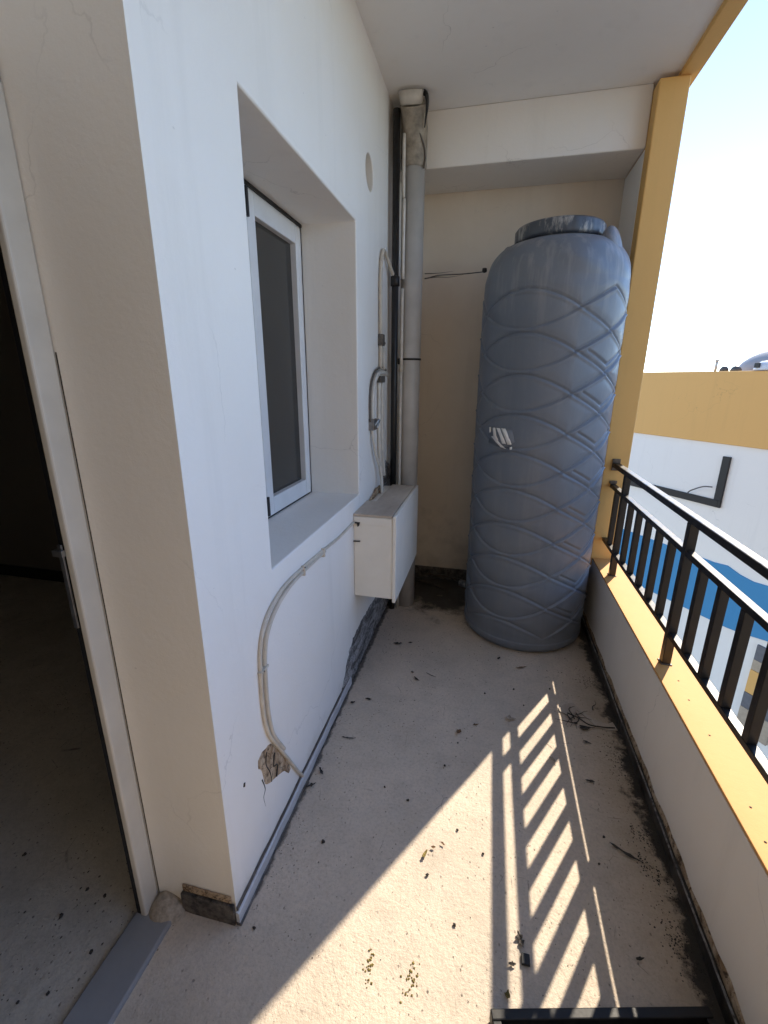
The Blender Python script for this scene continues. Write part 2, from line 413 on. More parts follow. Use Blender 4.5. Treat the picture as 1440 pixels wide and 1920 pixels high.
# lump of cement at the foot of the door frame
m = MB(); vs = []; fs = []
N, K = 16, 5
for k in range(K):
    for i in range(N):
        t = math.pi * 2 * i / N; q = 1 - .75 * (k / (K - 1)) ** 2.2
        vs.append((-.862 + .058 * q * math.cos(t) * (1.15 if math.cos(t) > 0 else .8), .80 + .05 * q * math.sin(t) * 1.1, -.005 + .052 * (k / (K - 1)) + .006 * mnoise.noise(Vector((i, k, 3)))))
for k in range(K - 1):
    for i in range(N): fs.append((k * N + i, k * N + (i + 1) % N, (k + 1) * N + (i + 1) % N, (k + 1) * N + i))
fs.append(tuple((K - 1) * N + i for i in range(N)))
m.add(vs, fs, True); m.build('cement_lump', M['scrap'], hw)
# skirtings
def wavy_strip(m, ax, fixed, th, a0, a1, z0, ztop, n, amp, seed=0):
    """strip standing on a wall; ax 1: runs along y at x=fixed (outward th), ax 0: runs along x at y=fixed"""
    vs = []; fs = []
    for i in range(n + 1):
        a = a0 + (a1 - a0) * i / n
        zt = (ztop(a) if callable(ztop) else ztop) + amp * mnoise.noise(Vector((a * 9, seed, 0)))
        tt = th + .3 * th * mnoise.noise(Vector((a * 7, seed + 5, 0)))
        for (d, zz) in ((0, z0), (tt, z0), (tt * .95, zt - .003), (tt * .6, zt), (0, zt + .001)):
            vs.append((fixed + d, a, zz) if ax == 1 else (a, fixed + d, zz))
    for i in range(n):
        for k in range(4):
            fs.append((i * 5 + k, (i + 1) * 5 + k, (i + 1) * 5 + k + 1, i * 5 + k + 1))
    fs.append((0, 1, 2, 3, 4)); fs.append(tuple(n * 5 + k for k in range(5)))
    m.add(vs, fs)
m = MB(); wavy_strip(m, 1, XW + .001, .011, YE - .006, 1.93, .004, .046, 60, .005); m.build('skirting', M['skirt'], hw)
m = MB(); wavy_strip(m, 1, XW + .001, .016, YE - .008, 1.93, -.004, .0085, 60, .003); wavy_strip(m, 1, XW + .001, .013, 1.94, 3.3, -.004, .006, 40, .002)
m.build('skirting_joint', M['skirtdark'], hw)
m = MB(); wavy_strip(m, 1, XW + .0008, .004, YE, 1.92, .046, .060, 60, .008, 4); m.build('mortar_line', M['clip'], hw)
m = MB(); m.box(-.805, XW - .002, YE - .012, YE - .001, -.002, .075); ob = m.build('skirting', M['skirtdark'], hw, bevel=.003)
bm = bmesh.new(); bm.from_mesh(ob.data); bmesh.ops.subdivide_edges(bm, edges=bm.edges, cuts=5, use_grid_fill=True)
for v in bm.verts: v.co += Vector((0, .0, .006 * mnoise.noise((v.co + Vector((7, 0, 0))) * 30)))
bm.to_mesh(ob.data); bm.free()
m = MB(); m.box(-.80, XW - .01, YE - .006, YE - .0005, .078, .102); m.build('mortar_band', M['peel'], hw, bevel=.002)
# bare crumbled cement at the far part of the wall foot
def ragged(m, pts, x, th, cuts=3, rough=.008, seed=0, bulge=.006):
    """irregular slab on the wall plane x, outline pts in (y,z)"""
    P = []
    for i in range(len(pts)):
        a = Vector((*pts[i], 0)); b = Vector((*pts[(i + 1) % len(pts)], 0))
        for k in range(cuts):
            t = k / cuts; p = a.lerp(b, t); q = mnoise.noise_vector(Vector((p.x * 25 + seed, p.y * 25, seed)))
            P.append((p.x + q.x * rough, p.y + q.y * rough))
    c = Vector((sum(p[0] for p in P) / len(P), sum(p[1] for p in P) / len(P)))
    rings = [1, .93, .75, .5, .25]; vs = []; fs = []; n = len(P)
    for r_i, r in enumerate(rings):
        for p in P:
            y = c.x + (p[0] - c.x) * r; z = c.y + (p[1] - c.y) * r
            d = 0 if r_i == 0 else th + bulge * mnoise.noise(Vector((y * 22, z * 22, seed)))
            vs.append((x + d, y, z))
    for r_i in range(len(rings) - 1):
        for i in range(n): fs.append((r_i * n + i, r_i * n + (i + 1) % n, (r_i + 1) * n + (i + 1) % n, (r_i + 1) * n + i))
    fs.append(tuple((len(rings) - 1) * n + i for i in range(n)))
    m.add(vs, fs, True); return m
m = MB(); ragged(m, [(1.80, .06), (1.90, .16), (2.00, .235), (2.15, .245), (2.45, .23), (2.9, .24), (3.33, .22), (3.34, .0), (2.6, .0), (1.95, .0), (1.88, .05)], XW, .004, 12, .026, 3, .006)
m.build('bare_cement', M['cement'], hw)
m = MB(); ragged(m, [(1.06, .415), (1.098, .378), (1.143, .323), (1.158, .278), (1.215, .175), (1.196, .172), (1.15, .219), (1.119, .233), (1.07, .254), (1.036, .291), (1.015, .336), (1.003, .38), (1.004, .41), (1.028, .42)], XW, .0025, 4, .012, 9, .004)
m.build('plaster_patch', M['peel'], hw)
m = MB(); m.tube([(XW, 1.013, .326), (XW, 1.027, .275), (XW, 1.014, .252), (XW, 1.022, .205)], lambda t: .0022 * (1.1 - t), 6, 5)
m.tube([(XW, .918, .414), (XW, .915, .404)], .004, 6, 1)
m.tube([(XW + .003, 1.05, .40), (XW + .003, 1.04, .36), (XW + .003, 1.06, .31), (XW + .003, 1.065, .265)], .002, 6, 5)
m.tube([(XW + .003, 1.10, .35), (XW + .003, 1.085, .31), (XW + .003, 1.11, .29), (XW + .003, 1.10, .25)], .003, 6, 5)
m.build('crack', M['darkflake'], hw)
# hairline along the pillar end
m = MB(); m.tube([(-.893, YE, .03), (-.8935, YE, .6), (-.893, YE, 1.1), (-.8938, YE, 1.6)], .0016, 6, 4); m.build('joint_line', M['darkflake'], hw)

# ------------------------------------------------------------------ back wall, beam, column
bw = root('back_wall', (0, YB, 0), 'beige stained end wall behind the water tank with dark skirting', 'wall')
MB().box(XW - .3, .70, YB, YB + .2, 0, ZC + .1).build('plaster_wall', M['white_back'], bw)
m = MB(); m.box(XW + .02, .69, YB - .014, YB - .001, 0, .10)
m.build('skirting', M['skirtdark'], bw, bevel=.003)
m = MB(); m.tube([(-.5, YB - .0005, 2.205), (-.42, YB, 2.212), (-.33, YB, 2.208), (-.24, YB, 2.218)], lambda t: .004 * (1.1 - t), 6, 4)
m.tube([(-.5, YB - .0005, 2.235), (-.40, YB, 2.235), (-.30, YB, 2.244)], lambda t: .003 * (1.1 - t), 6, 4)
m.build('crack', M['clip'], bw)
bb = MB(); bb.origin = (0, 3.1, 2.695); bb.box(XW, .684, 2.985, YB - .002, 2.695, ZC - .001)
tag(bb.build('ceiling_beam', M['white'], bevel=.006), 'white plastered beam under the ceiling above the water tank', 'beam')
cl = root('corner_column', (.75, 3.0, .46), 'tall ochre yellow column rising from the parapet behind the tank', 'column')
MB().box(.685, .822, 2.90, 3.50, .40, ZC - .023).build('shaft', M['yellow'], cl, bevel=.006)
MB().box(.681, .6845, 2.99, YB - .003, .40, 2.69).build('inner_face', M['ceil'], cl)

# ------------------------------------------------------------------ parapet
pw = root('parapet_wall', (.78, 1, 0), 'low parapet wall with sunlit yellow coping and mouldy foot', 'parapet')
MB().box(XP, .86, -1.14, 3.5, -.2, .4525).build('plaster_body', M['white_parapet'], pw)
m = MB(); m.box(XP + .0008, .868, -1.14, 2.899, .453, .463); m.build('coping', M['coping'], pw, bevel=.002, seg=2)
MB().box(.8605, .866, -1.14, 3.5, -.6, .452).build('outer_render', M['yellow'], pw)
m = MB(); wavy_strip(m, 1, XP - .001, -.013, -2, 3.34, -.004, .052, 160, .012, 2); m.build('skirting', M['skirtmould'], pw)
m = MB(); m.tube([(XP - .014, y, .053 + .003 * math.sin(y * 9)) for y in np.linspace(-1, 3.3, 30)], .003, 6, 1); m.build('skirting_edge', M['cement'], pw)
m = MB(); wavy_strip(m, 1, XP - .0005, -.004, -2, 3.34, .05, .075, 160, .018, 8); m.build('mortar_line', M['peel'], pw)
# small dark specks on the coping
m = MB()
for (x, y) in [(.76, 1.66), (.755, 1.55), (.752, 1.38), (.745, 1.12), (.80, 1.1), (.73, 1.02), (.775, .98)]:
    m.lathe([(.0035, 0), (.002, .0015)], (x, y, .4632), 7)
m.build('droppings', M['darkflake'], pw)

# ------------------------------------------------------------------ railing
XR = .75
rl = root('balcony_railing', (XR, 1.8, .46), 'black metal railing of square bars standing on the yellow coping', 'railing')
MB().box(XR - .018, XR + .018, -1.14, 2.899, 1.050, 1.079).build('handrail', M['rail'], rl, bevel=.005, seg=3)
MB().box(XR - .0145, XR + .0145, -1.14, 2.899, .926, .949).build('middle_rail', M['rail'], rl, bevel=.002)
MB().box(XR - .014, XR + .014, -1.14, 2.899, .584, .606).build('bottom_rail', M['rail'], rl, bevel=.002)
base = 2.637; st = .1435; hb = .0134
k = -1
while True:
    y = base - st * k
    if y < -1.2: break
    post = (k % 6 == 0)
    if post:
        p = MB().box(XR - .016, XR + .016, y - .016, y + .016, .4635, 1.0495).build('post', M['rail'], rl, bevel=.002)
        MB().box(XR - .021, XR + .021, y - .021, y + .021, .463, .4675).build('base_plate', M['clip'], p, bevel=.002)
    else:
        MB().box(XR - hb, XR + hb, y - hb, y + hb, .6065, .9255).build('baluster', M['rail'], rl, bevel=.0015)
    k += 1
MB().box(XR - .022, XR + .022, 2.89, 2.8995, 1.03, 1.10).build('wall_bracket', M['clip'], rl, bevel=.002)
MB().box(XR - .02, XR + .02, 2.89, 2.8995, .9495, .968).build('wall_bracket', M['clip'], rl, bevel=.002)

# ------------------------------------------------------------------ water tank
TC = (.284, 2.785); TR = .361; TZ = 2.02
tk = root('water_tank', (TC[0], TC[1], 0), 'tall grey-blue plastic water tank with embossed wavy pattern in the balcony corner', 'water tank')
nodes = [-112, -68, 15, 75, 135, 192, 248]
NTH, NZ = 420, 560
th = np.linspace(-180, 180, NTH, endpoint=False); thn = np.where(th < -112, th + 360, th)
tt = np.zeros(NTH); nodes_a = np.array(nodes, float)
for i in range(len(nodes) - 1):
    mk = (thn >= nodes_a[i]) & (thn <= nodes_a[i + 1]); tt[mk] = (thn[mk] - nodes_a[i]) / (nodes_a[i + 1] - nodes_a[i])
front = (thn >= -68) & (thn < 15)
tri = 1 - np.abs(2 * tt - 1); tri = np.sqrt(tri * tri + .0) 
arc = np.where(front, np.sin(np.pi * tt) ** .9, 1.10 * tri)
stroke = np.where((thn > 24) & (thn < 66), 1.0, 0.0)
zz = np.linspace(0, 1, NZ)
# profile: straight body with a foot radius, then shoulder up to the neck
prof = []
H1 = 2.03; HT = 2.215; RN = .215
foot = .05
L = np.array([0, foot, H1, H1 + .30])
zp = np.concatenate([np.linspace(0, foot, 14)[:-1], np.linspace(foot, H1, 470)[:-1], np.linspace(0, 1, 77)])
rows = []
for i in range(13): t = i / 13; rows.append((TR - .03 * (1 - t) ** 2, zp[i], 0))
for i in range(469): rows.append((TR, zp[13 + i], 1))
for i in range(77):
    t = i / 76; a = t * math.pi / 2
    r = RN + (TR - RN) * (math.cos(a) ** .95 if t < 1 else 0); z = H1 + (HT - H1) * math.sin(a) ** 1.0
    rows.append((r, z, max(0, 1 - t * 5)))
P_ = .197; Z0 = .108; A = .088
V = np.zeros((len(rows), NTH, 3))
for i, (r, z, wgt) in enumerate(rows):
    e1 = ((z - Z0) - A * arc) / P_; e2 = ((z - Z0) + A * arc) / P_
    d1 = np.abs(e1 - np.minimum(np.round(e1), 9)) * P_; d2 = np.abs(e2 - np.minimum(np.round(e2), 9)) * P_
    # signed: ridge just above, groove just below each curve
    r1 = np.minimum(np.round(e1), 9); r2 = np.minimum(np.round(e2), 9); s1 = (e1 - r1) * P_; s2 = (e2 - r2) * P_
    e3 = ((z - Z0 - .036) + A * arc) / P_; s3 = (e3 - np.minimum(np.round(e3), 8)) * P_; w2 = np.where(front, .75, 1.0)
    g = np.minimum(d1, d2)
    def prf(s_): return -.0050 * np.exp(-(s_ / .0055) ** 2) + .0035 * np.exp(-((s_ + .013) / .010) ** 2)
    lens = .0035 * (1 - np.exp(-(g / .03) ** 2))
    edge = min(1, max(0, (z - .10) / .06)) * min(1, max(0, (2.02 - z) / .05)) if wgt else 0
    disp = (prf(s1) + prf(s2) * w2 - .0055 * stroke * np.exp(-(s3 / .006) ** 2) + lens) * edge * (1 if wgt == 1 else wgt)
    rr = r + disp * 1.55
    if z > 2.0: sh = min(1, (z - 2.0) / .08) * min(1, max(0, (2.19 - z) / .1)); rr = rr + sh * (.0045 * np.cos(np.radians(th - 15) * 6) + .0035 * np.sin(np.radians(th) * 9 + z * 30))
    if .02 < z < .07: rr = rr + .004
    a = np.radians(th)
    V[i, :, 0] = TC[0] + rr * np.sin(a); V[i, :, 1] = TC[1] - rr * np.cos(a); V[i, :, 2] = z
nr = len(rows)
m = MB()
verts = [tuple(v) for v in V.reshape(-1, 3)]
faces = []
for i in range(nr - 1):
    for k2 in range(NTH):
        kk = (k2 + 1) % NTH; faces.append((i * NTH + k2, i * NTH + kk, (i + 1) * NTH + kk, (i + 1) * NTH + k2))
faces.append(tuple(range(NTH))); faces.append(tuple((nr - 1) * NTH + k2 for k2 in range(NTH)))
m.add(verts, faces, True); m.build('tank_body', M['tank'], tk)
# neck and screw lid
m = MB(); m.lathe([(.214, 2.20), (.206, 2.212), (.202, 2.24), (.0, 2.24)], (TC[0], TC[1], 0), 96, cap=False); m.build('neck', M['tank'], tk)
m = MB()
pr = [(.206, 2.225), (.220, 2.229), (.222, 2.240), (.221, 2.286), (.213, 2.297), (.19, 2.300), (.176, 2.290), (.03, 2.296), (.0, 2.296)]
vs = []; fs = []; N = 192
for (r, z) in pr:
    for k2 in range(N):
        a = 2 * math.pi * k2 / N; q = r + (.0008 * (1 if math.sin(a * 32) > 0 else -1) if 2.235 < z < 2.29 and r > .2 else 0)
        vs.append((TC[0] + q * math.cos(a), TC[1] + q * math.sin(a), z))
for i in range(len(pr) - 1):
    for k2 in range(N): fs.append((i * N + k2, i * N + (k2 + 1) % N, (i + 1) * N + (k2 + 1) % N, (i + 1) * N + k2))
m.add(vs, fs, True); m.build('lid', M['lid'], tk)
# lifting lugs on the shoulder
def lug(ang):
    m = MB(); a = R(ang); d = Vector((math.sin(a), -math.cos(a), 0)); t = Vector((d.y, -d.x, 0)); c = Vector((TC[0], TC[1], 0))
    vs = []; fs = []; NA, NB = 20, 12
    for i in range(NA + 1):
        u = i / NA; rad = .225 + .130 * u; z = 2.206 + .062 * math.sin(math.pi * min(1, u * 1.2)) - .15 * u ** 2.6
        for j in range(NB + 1):
            v = j / NB * 2 - 1; wv = .078 * (1 - .22 * u)
            zz2 = z - .075 * abs(v) ** 3
            vs.append(c + d * (rad - .0 * abs(v)) + t * (wv * v) + Vector((0, 0, zz2)))
    for i in range(NA):
        for j in range(NB): fs.append((i * (NB + 1) + j, i * (NB + 1) + j + 1, (i + 1) * (NB + 1) + j + 1, (i + 1) * (NB + 1) + j))
    m.add(vs, fs, True); ob = m.build('lug', M['tank'], tk)
    sd = ob.modifiers.new('t', 'SOLIDIFY'); sd.thickness = .03; sd.offset = -1
    return ob
for a in (56, 176, -116): lug(a)
# torn remains of the maker's sticker: slanted white strips
def patch(poly, name, mat, dr=.004, parent=tk):
    """poly: (deg, z) outline, wrapped on the tank surface"""
    m = MB(); vs = []; n = len(poly); N = 6
    cx = sum(p[0] for p in poly) / n; cz = sum(p[1] for p in poly) / n
    pts = []
    for i in range(n):
        for k2 in range(4):
            t = k2 / 4; x = poly[i][0] * (1 - t) + poly[(i + 1) % n][0] * t; z = poly[i][1] * (1 - t) + poly[(i + 1) % n][1] * t
            q = mnoise.noise_vector(Vector((x * .6, z * 30, 1)))
            pts.append((x + q.x * .35, z + q.y * .003))
    def P3(x, z, r): a = R(x); return (TC[0] + r * math.sin(a), TC[1] - r * math.cos(a), z)
    k3 = len(pts); vs = [P3(x, z, TR + .0068) for x, z in pts] + [P3(x, z, TR + .0068 + dr) for x, z in pts] + [P3(cx, cz, TR + .0075 + dr)]
    fs = [(i, (i + 1) % k3, k3 + (i + 1) % k3, k3 + i) for i in range(k3)] + [(k3 + i, k3 + (i + 1) % k3, 2 * k3) for i in range(k3)]
    m.add(vs, fs, True); return m.build(name, mat, parent)
patch([(-50, 1.215), (-51, 1.305), (-27, 1.30), (-24, 1.235), (-30, 1.205)], 'sticker_backing', M['tank'], .0012)
for pl in ([(-50.5, 1.30), (-48.5, 1.303), (-48.3, 1.275), (-50, 1.27)],
           [(-46, 1.30), (-43.5, 1.302), (-42, 1.262), (-39, 1.235), (-41, 1.232), (-45, 1.258)],
           [(-42, 1.302), (-38.5, 1.30), (-31.5, 1.222), (-35, 1.222)],
           [(-37, 1.302), (-33, 1.302), (-26.5, 1.222), (-30, 1.220)],
           [(-47, 1.252), (-44, 1.258), (-34, 1.208), (-31, 1.196), (-36, 1.202)],
           [(-28, 1.208), (-26, 1.21), (-26, 1.196), (-27.8, 1.195)]):
    patch(pl, 'sticker_strip', M['sticker'], .003)
# outlet stub at the back left
m = MB(); m.tube([(-.02, 2.92, .16), (-.13, 2.98, .16)], .024, 16, 1); m.build('outlet', M['lid'], tk)

# ------------------------------------------------------------------ pipes in the corner
PX, PY = -.508, 2.89
dp = root('drain_pipe', (PX, PY, 0), 'thick grey drain pipe in the corner with stained branch fitting near the ceiling', 'pipe')
m = MB(); m.tube([(PX, PY, 0), (PX, PY, 2.70)], .0645, 40, 1); m.build('pipe_section', M['pvc'], dp)
m = MB(); m.lathe([(.0655, 2.66), (.071, 2.67), (.072, 2.85), (.069, 2.87), (.066, ZC)], (PX, PY, 0), 40)
m.build('branch_fitting', M['pvcdirty'], dp)
m = MB(); m.tube([(PX, PY - .01, 2.76), (PX, 2.84, 2.86), (PX + .002, 2.80, 2.92)], lambda t: .060 + .004 * t, 28, 6); m.build('branch_arm', M['pvcdirty'], dp)
m = MB(); m.tube([(PX - .004, 2.805, 2.915), (PX - .002, 2.785, 2.968)], lambda t: .056 + .012 * t, 32, 1); m.build('branch_cap', M['wpipe'], dp)
m = MB(); m.tube([(PX + .055, 2.80, 2.965), (PX + .078, 2.78, 2.94), (PX + .082, 2.79, 2.89), (PX + .066, 2.82, 2.82)], lambda t: .013 * (1.2 - t), 10, 5); m.build('strap', M['black'], dp)
m = MB(); m.tube([(PX - .058, 2.845, 2.70), (PX - .045, 2.825, 2.77), (PX, 2.806, 2.83), (PX + .045, 2.825, 2.79), (PX + .068, 2.855, 2.72), (PX + .062, 2.85, 2.65)], .0045, 8, 6); m.build('clamp_loop', M['clip'], dp)
m = MB(); m.lathe([(.065, -.006), (.069, -.005), (.069, .005), (.065, .006)], (PX, PY, 1.665), 40, cap=False); m.box(PX - .062, PX - .034, 2.815, 2.84, 1.635, 1.67)
m.build('clamp', M['black'], dp, bevel=.002)
bp = root('black_pipe', (-.585, 2.79, 0), 'thin black vertical pipe against the house wall left of the grey drain pipe', 'pipe')
m = MB(); m.tube([(-.585, 2.79, 0), (-.585, 2.79, 2.90)], .0195, 20, 1); m.build('pipe_section', M['rail'], bp)
m = MB(); m.lathe([(.021, 0), (.026, .003), (.026, .05), (.021, .053)], (-.585, 2.79, 2.06), 20); m.build('collar', M['rail'], bp)
wc = root('white_conduit', (-.545, 2.81, 0), 'cracked white conduit between the black pipe and the grey drain pipe', 'conduit')
for (z0, z1, dx) in ((.0, 1.60, 0), (1.62, 2.05, .002), (2.10, 2.50, .004), (2.505, 2.80, .0)):
    m = MB(); m.tube([(-.548 + dx, 2.812, z0), (-.549 + dx, 2.812, (z0 + z1) / 2), (-.548 + dx, 2.812, z1)], .0098, 14, 3); m.build('conduit_length', M['wpipe'], wc)
m = MB(); m.lathe([(.0105, 0), (.013, .002), (.013, .04), (.0105, .042)], (-.547, 2.812, 1.59), 16); m.build('coupling', M['cream'], wc)
wi = MB(); wi.origin = (-.3, 3.1, 2.2); wi.tube([(-.46, YB - .01, 2.21), (-.38, 3.20, 2.19), (-.22, 3.02, 2.155), (-.085, 2.86, 2.13)], .0028, 6, 6)
wi.lathe([(.0, -.012), (.012, -.008), (.014, 0), (.012, .012), (0, .014)], (-.088, 2.86, 2.135), 12, cap=False)
tag(wi.build('black_wire', M['black']), 'thin black wire stretched from the end wall to the tank shoulder', 'wire')

# small water pipes on the house wall
XX = XW + .013
p1 = root('water_pipe', (XW, 2.6, 1.7), 'cream bent pipe running from the black pipe down to a grey clip', 'pipe')
m = MB(); m.tube([(-.590, 2.80, 2.10), (-.600, 2.75, 2.14), (XX, 2.68, 2.20), (XX, 2.62, 2.205), (XX, 2.572, 2.14), (XX, 2.56, 2.05), (XX, 2.56, 1.86), (XX, 2.565, 1.60)], .0095, 12, 6)
m.build('pipe_run', M['cream'], p1)
m = MB(); m.box(XW, XW + .028, 2.548, 2.60, 1.725, 1.785); m.tube([(XW + .015, 2.60, 1.745), (XW + .02, 2.625, 1.74)], .009, 8, 1); m.build('clip', M['clip'], p1, bevel=.003)
m = MB(); m.tube([(XX, 2.63, 1.72), (XX, 2.632, 1.60)], .011, 12, 1); m.build('side_pipe', M['wpipe'], p1)
p2 = root('looped_pipe', (XW, 2.45, 1.4), 'white pipe bent into a hook above the box with a metal clip', 'pipe')
m = MB(); m.tube([(XX, 2.72, 1.575), (XX, 2.62, 1.585), (XX, 2.50, 1.575), (XX, 2.415, 1.53), (XX, 2.375, 1.45), (XX, 2.372, 1.33)], .0125, 14, 6); m.build('hook_bend', M['wpipe'], p2)
m = MB(); m.tube([(XX - .004, 2.71, 1.60), (XX - .004, 2.60, 1.612), (XX - .004, 2.46, 1.59), (XX - .004, 2.375, 1.53), (XX - .004, 2.348, 1.45), (XX - .004, 2.348, 1.33)], .006, 8, 6); m.build('outer_cable', M['clip'], p2)
m = MB(); m.box(XW, XW + .03, 2.345, 2.405, 1.285, 1.345); m.tube([(XW + .02, 2.37, 1.30), (XW + .045, 2.40, 1.34)], .008, 8, 1); m.tube([(XW + .03, 2.40, 1.29), (XW + .04, 2.43, 1.335)], .006, 8, 1); m.build('clip', M['metal'], p2, bevel=.003)
m = MB(); m.tube([(XX, 2.375, 1.29), (XX + .004, 2.385, 1.22), (XX + .01, 2.43, 1.13), (XX + .018, 2.49, 1.05), (XX + .02, 2.515, .97), (XX + .02, 2.515, .895)], .0085, 12, 6); m.build('hose', M['wpipe'], p2)
p3 = root('twin_pipes', (XW, 2.55, 1.2), 'pair of thin white pipes side by side under the hooked bend', 'pipe')
m = MB(); m.tube([(XX, 2.53, 1.545), (XX, 2.53, 1.25), (XX, 2.56, 1.08), (XX, 2.60, .99)], .010, 12, 5); m.build('pipe_run', M['wpipe'], p3)
m = MB(); m.tube([(XX, 2.60, 1.55), (XX, 2.60, 1.25), (XX, 2.63, 1.08), (XX, 2.66, .98)], .010, 12, 5); m.build('pipe_run', M['wpipe'], p3)
m = MB(); m.box(XW, XW + .026, 2.515, 2.62, 1.53, 1.565); m.build('clip', M['clip'], p3, bevel=.003)
m = MB(); ragged(m, [(2.66, .88), (2.68, 1.02), (2.76, 1.06), (2.88, 1.0), (2.9, .86), (2.75, .82)], XW, .003, 4, .012, 5); m.build('wall_stain', M['cement'], p3)

# cable conduit under the window
cc = root('cable_conduit', (XW, 1.3, .5), 'cream twin cable conduit curving down the white wall below the window', 'conduit')
main = [(2.03, .868), (1.80, .868), (1.55, .885), (1.396, .893), (1.25, .893), (1.145, .868), (1.085, .825), (1.058, .765), (1.050, .70), (1.046, .60), (1.052, .52), (1.075, .44), (1.13, .34), (1.20, .215), (1.27, .09), (1.315, .02)]
m = MB(); m.tube([(XW + .005, y, z) for y, z in main], .0065, 10, 5); m.build('outer_tube', M['cream'], cc)
main2 = [(1.62, .872), (1.40, .878), (1.27, .873), (1.17, .845), (1.105, .795), (1.082, .73), (1.076, .66), (1.074, .58), (1.080, .50), (1.10, .42), (1.16, .31)]
m = MB(); m.tube([(XW + .005, y, z) for y, z in main2], .0075, 10, 5); m.build('inner_tube', M['cream'], cc)
for (y, z, f) in ((1.396, .886, 0), (1.062, .70, 1), (1.60, .878, 0)):
    m = MB()
    if f: m.box(XW, XW + .015, y - .022, y + .026, z - .004, z + .004)
    else: m.box(XW, XW + .015, y - .005, y + .005, z - .022, z + .016)
    m.build('clip', M['cream'], cc, bevel=.002)
for q in ((XW + .014, 1.055, .70), (XW + .014, 1.395, .897)): MB().lathe([(.004, 0), (.002, .003)], q, 8, (1, 0, 0)).build('screw', M['clip'], cc)

# ------------------------------------------------------------------ wall box
bx = root('wall_box', (XW, 2.35, .45), 'white box cabinet fixed to the wall beside the window with a dirty brown top', 'cabinet')
BX0, BX1, BY0, BY1, BZ0, BZ1 = XW + .001, -.428, 2.045, 2.73, .463, .898
MB().box(BX0, BX1, BY0, BY1, BZ0, BZ1).build('carcass', M['boxwhite'], bx, bevel=.003)
MB().box(BX1 + .0005, BX1 + .018, BY0 - .006, BY1 + .006, BZ0 - .018, BZ1 + .012).build('front_panel', M['boxwhite'], bx, bevel=.004, seg=3)
m = MB(); m.box(BX0, BX1 - .003, BY0 - .004, 2.30, BZ1 + .0005, BZ1 + .012); m.box(BX0 + .05, BX1 - .003, 2.306, BY1, BZ1 + .0005, BZ1 + .010)
m.build('top_board', M['boxtop'], bx, bevel=.002)
MB().box(BX0, BX1 - .004, BY0 - .0055, BY0 - .0005, BZ1 - .04, BZ1 - .002).build('edge_trim', M['boxwhite'], bx, bevel=.002)
m = MB(); ragged(m, [(2.31, .9), (2.40, .915), (2.48, .935), (2.56, .93), (2.60, .905), (2.45, .895)], XW + .004, .014, 4, .01, 2); m.build('loose_mortar', M['peel'], bx)
m = MB(); m.prism([(BX0 + .002, .868), (BX0 + .035, .868), (BX0 + .03, .85), (BX0 + .022, .845), (BX0 + .018, .861), (BX0 + .002, .862)], BY0 - .010, BY0 - .0058, 1); m.build('hinge', M['black'], bx)
m = MB(); m.tube([(BX0 - .006, BY0 - .004, .765), (BX0 + .034, BY0 - .006, .768)], .0035, 8, 1); m.build('pin', M['black'], bx)

# ------------------------------------------------------------------ black tray near the camera
tr = root('black_tray', (.40, .62, 0), 'black glossy tray-like frame lying on the floor at the bottom edge', 'tray')
TX0, TX1, TY0, TY1, TH = .135, .685, .40, .795, .045
MB().box(TX0, TX1, TY0, TY1, .006, .016).build('base', M['glaze'], tr, bevel=.002)
m = MB(); m.box(TX0, TX1, TY1 - .022, TY1, .0165, TH); m.box(TX0, TX1, TY0, TY0 + .022, .0165, TH); m.box(TX0, TX0 + .022, TY0 + .0225, TY1 - .0225, .0165, TH); m.box(TX1 - .022, TX1, TY0 + .0225, TY1 - .0225, .0165, TH)
m.build('rim', M['black'], tr, bevel=.003)
m = MB(); m.box(TX0 - .05, TX0 - .001, .45, .765, .004, .022); m.build('side_ledge', M['black'], tr, bevel=.003)
m = MB()
for x in (.20, .27, .38, .47, .56, .62): MB().box(x, x + .035 + .02 * random.random(), .70, .752, .0165, .024).build('glass_tile', M['metal'], tr, bevel=.001)
wcable = MB(); wcable.origin = (.5, .7, .05); wcable.tube([(.485, .80, .049), (.492, .775, .052), (.497, .72, .052), (.50, .60, .052), (.49, .45, .052)], .0028, 8, 5)
tag(wcable.build('white_cord', M['sticker']), 'thin white cord lying across the black tray', 'cord')

for o_ in [tr]: o_.rotation_euler = (0, 0, R(13.7)); o_.location = (.40 - .0, .66, 0)
# ------------------------------------------------------------------ litter on the floor
def leaf(loc, L, W, rot, mat, name, label, cat, group, curl=.3, seed=0):
    L *= .68; W *= .62; rnd = random.Random(seed); n = 10; vs = []; fs = []
    for i in range(n + 1):
        t = i / n; w = W * math.sin(math.pi * (t ** .8)) * (1 + 1.1 * (rnd.random() - .5)) + .0006
        z = .002 + curl * L * (t - .5) ** 2 + .002 * rnd.random()
        for j in (-1, -.5, 0, .5, 1):
            vs.append((L * (t - .5) + .06 * L * rnd.random() * abs(j), w * j * .5 * (1 + .5 * (rnd.random() - .5)), z + abs(j) * curl * w * (.3 + .4 * rnd.random())))
    for i in range(n):
        for j in range(4): fs.append((i * 5 + j, i * 5 + j + 1, (i + 1) * 5 + j + 1, (i + 1) * 5 + j))
    me = MB().add(vs, fs, False); ob = me.build(name, mat); ob.location = (loc[0], loc[1], .004); ob.rotation_euler = (0, 0, R(rot))
    sd = ob.modifiers.new('t', 'SOLIDIFY'); sd.thickness = .0012
    return tag(ob, label, cat, group)
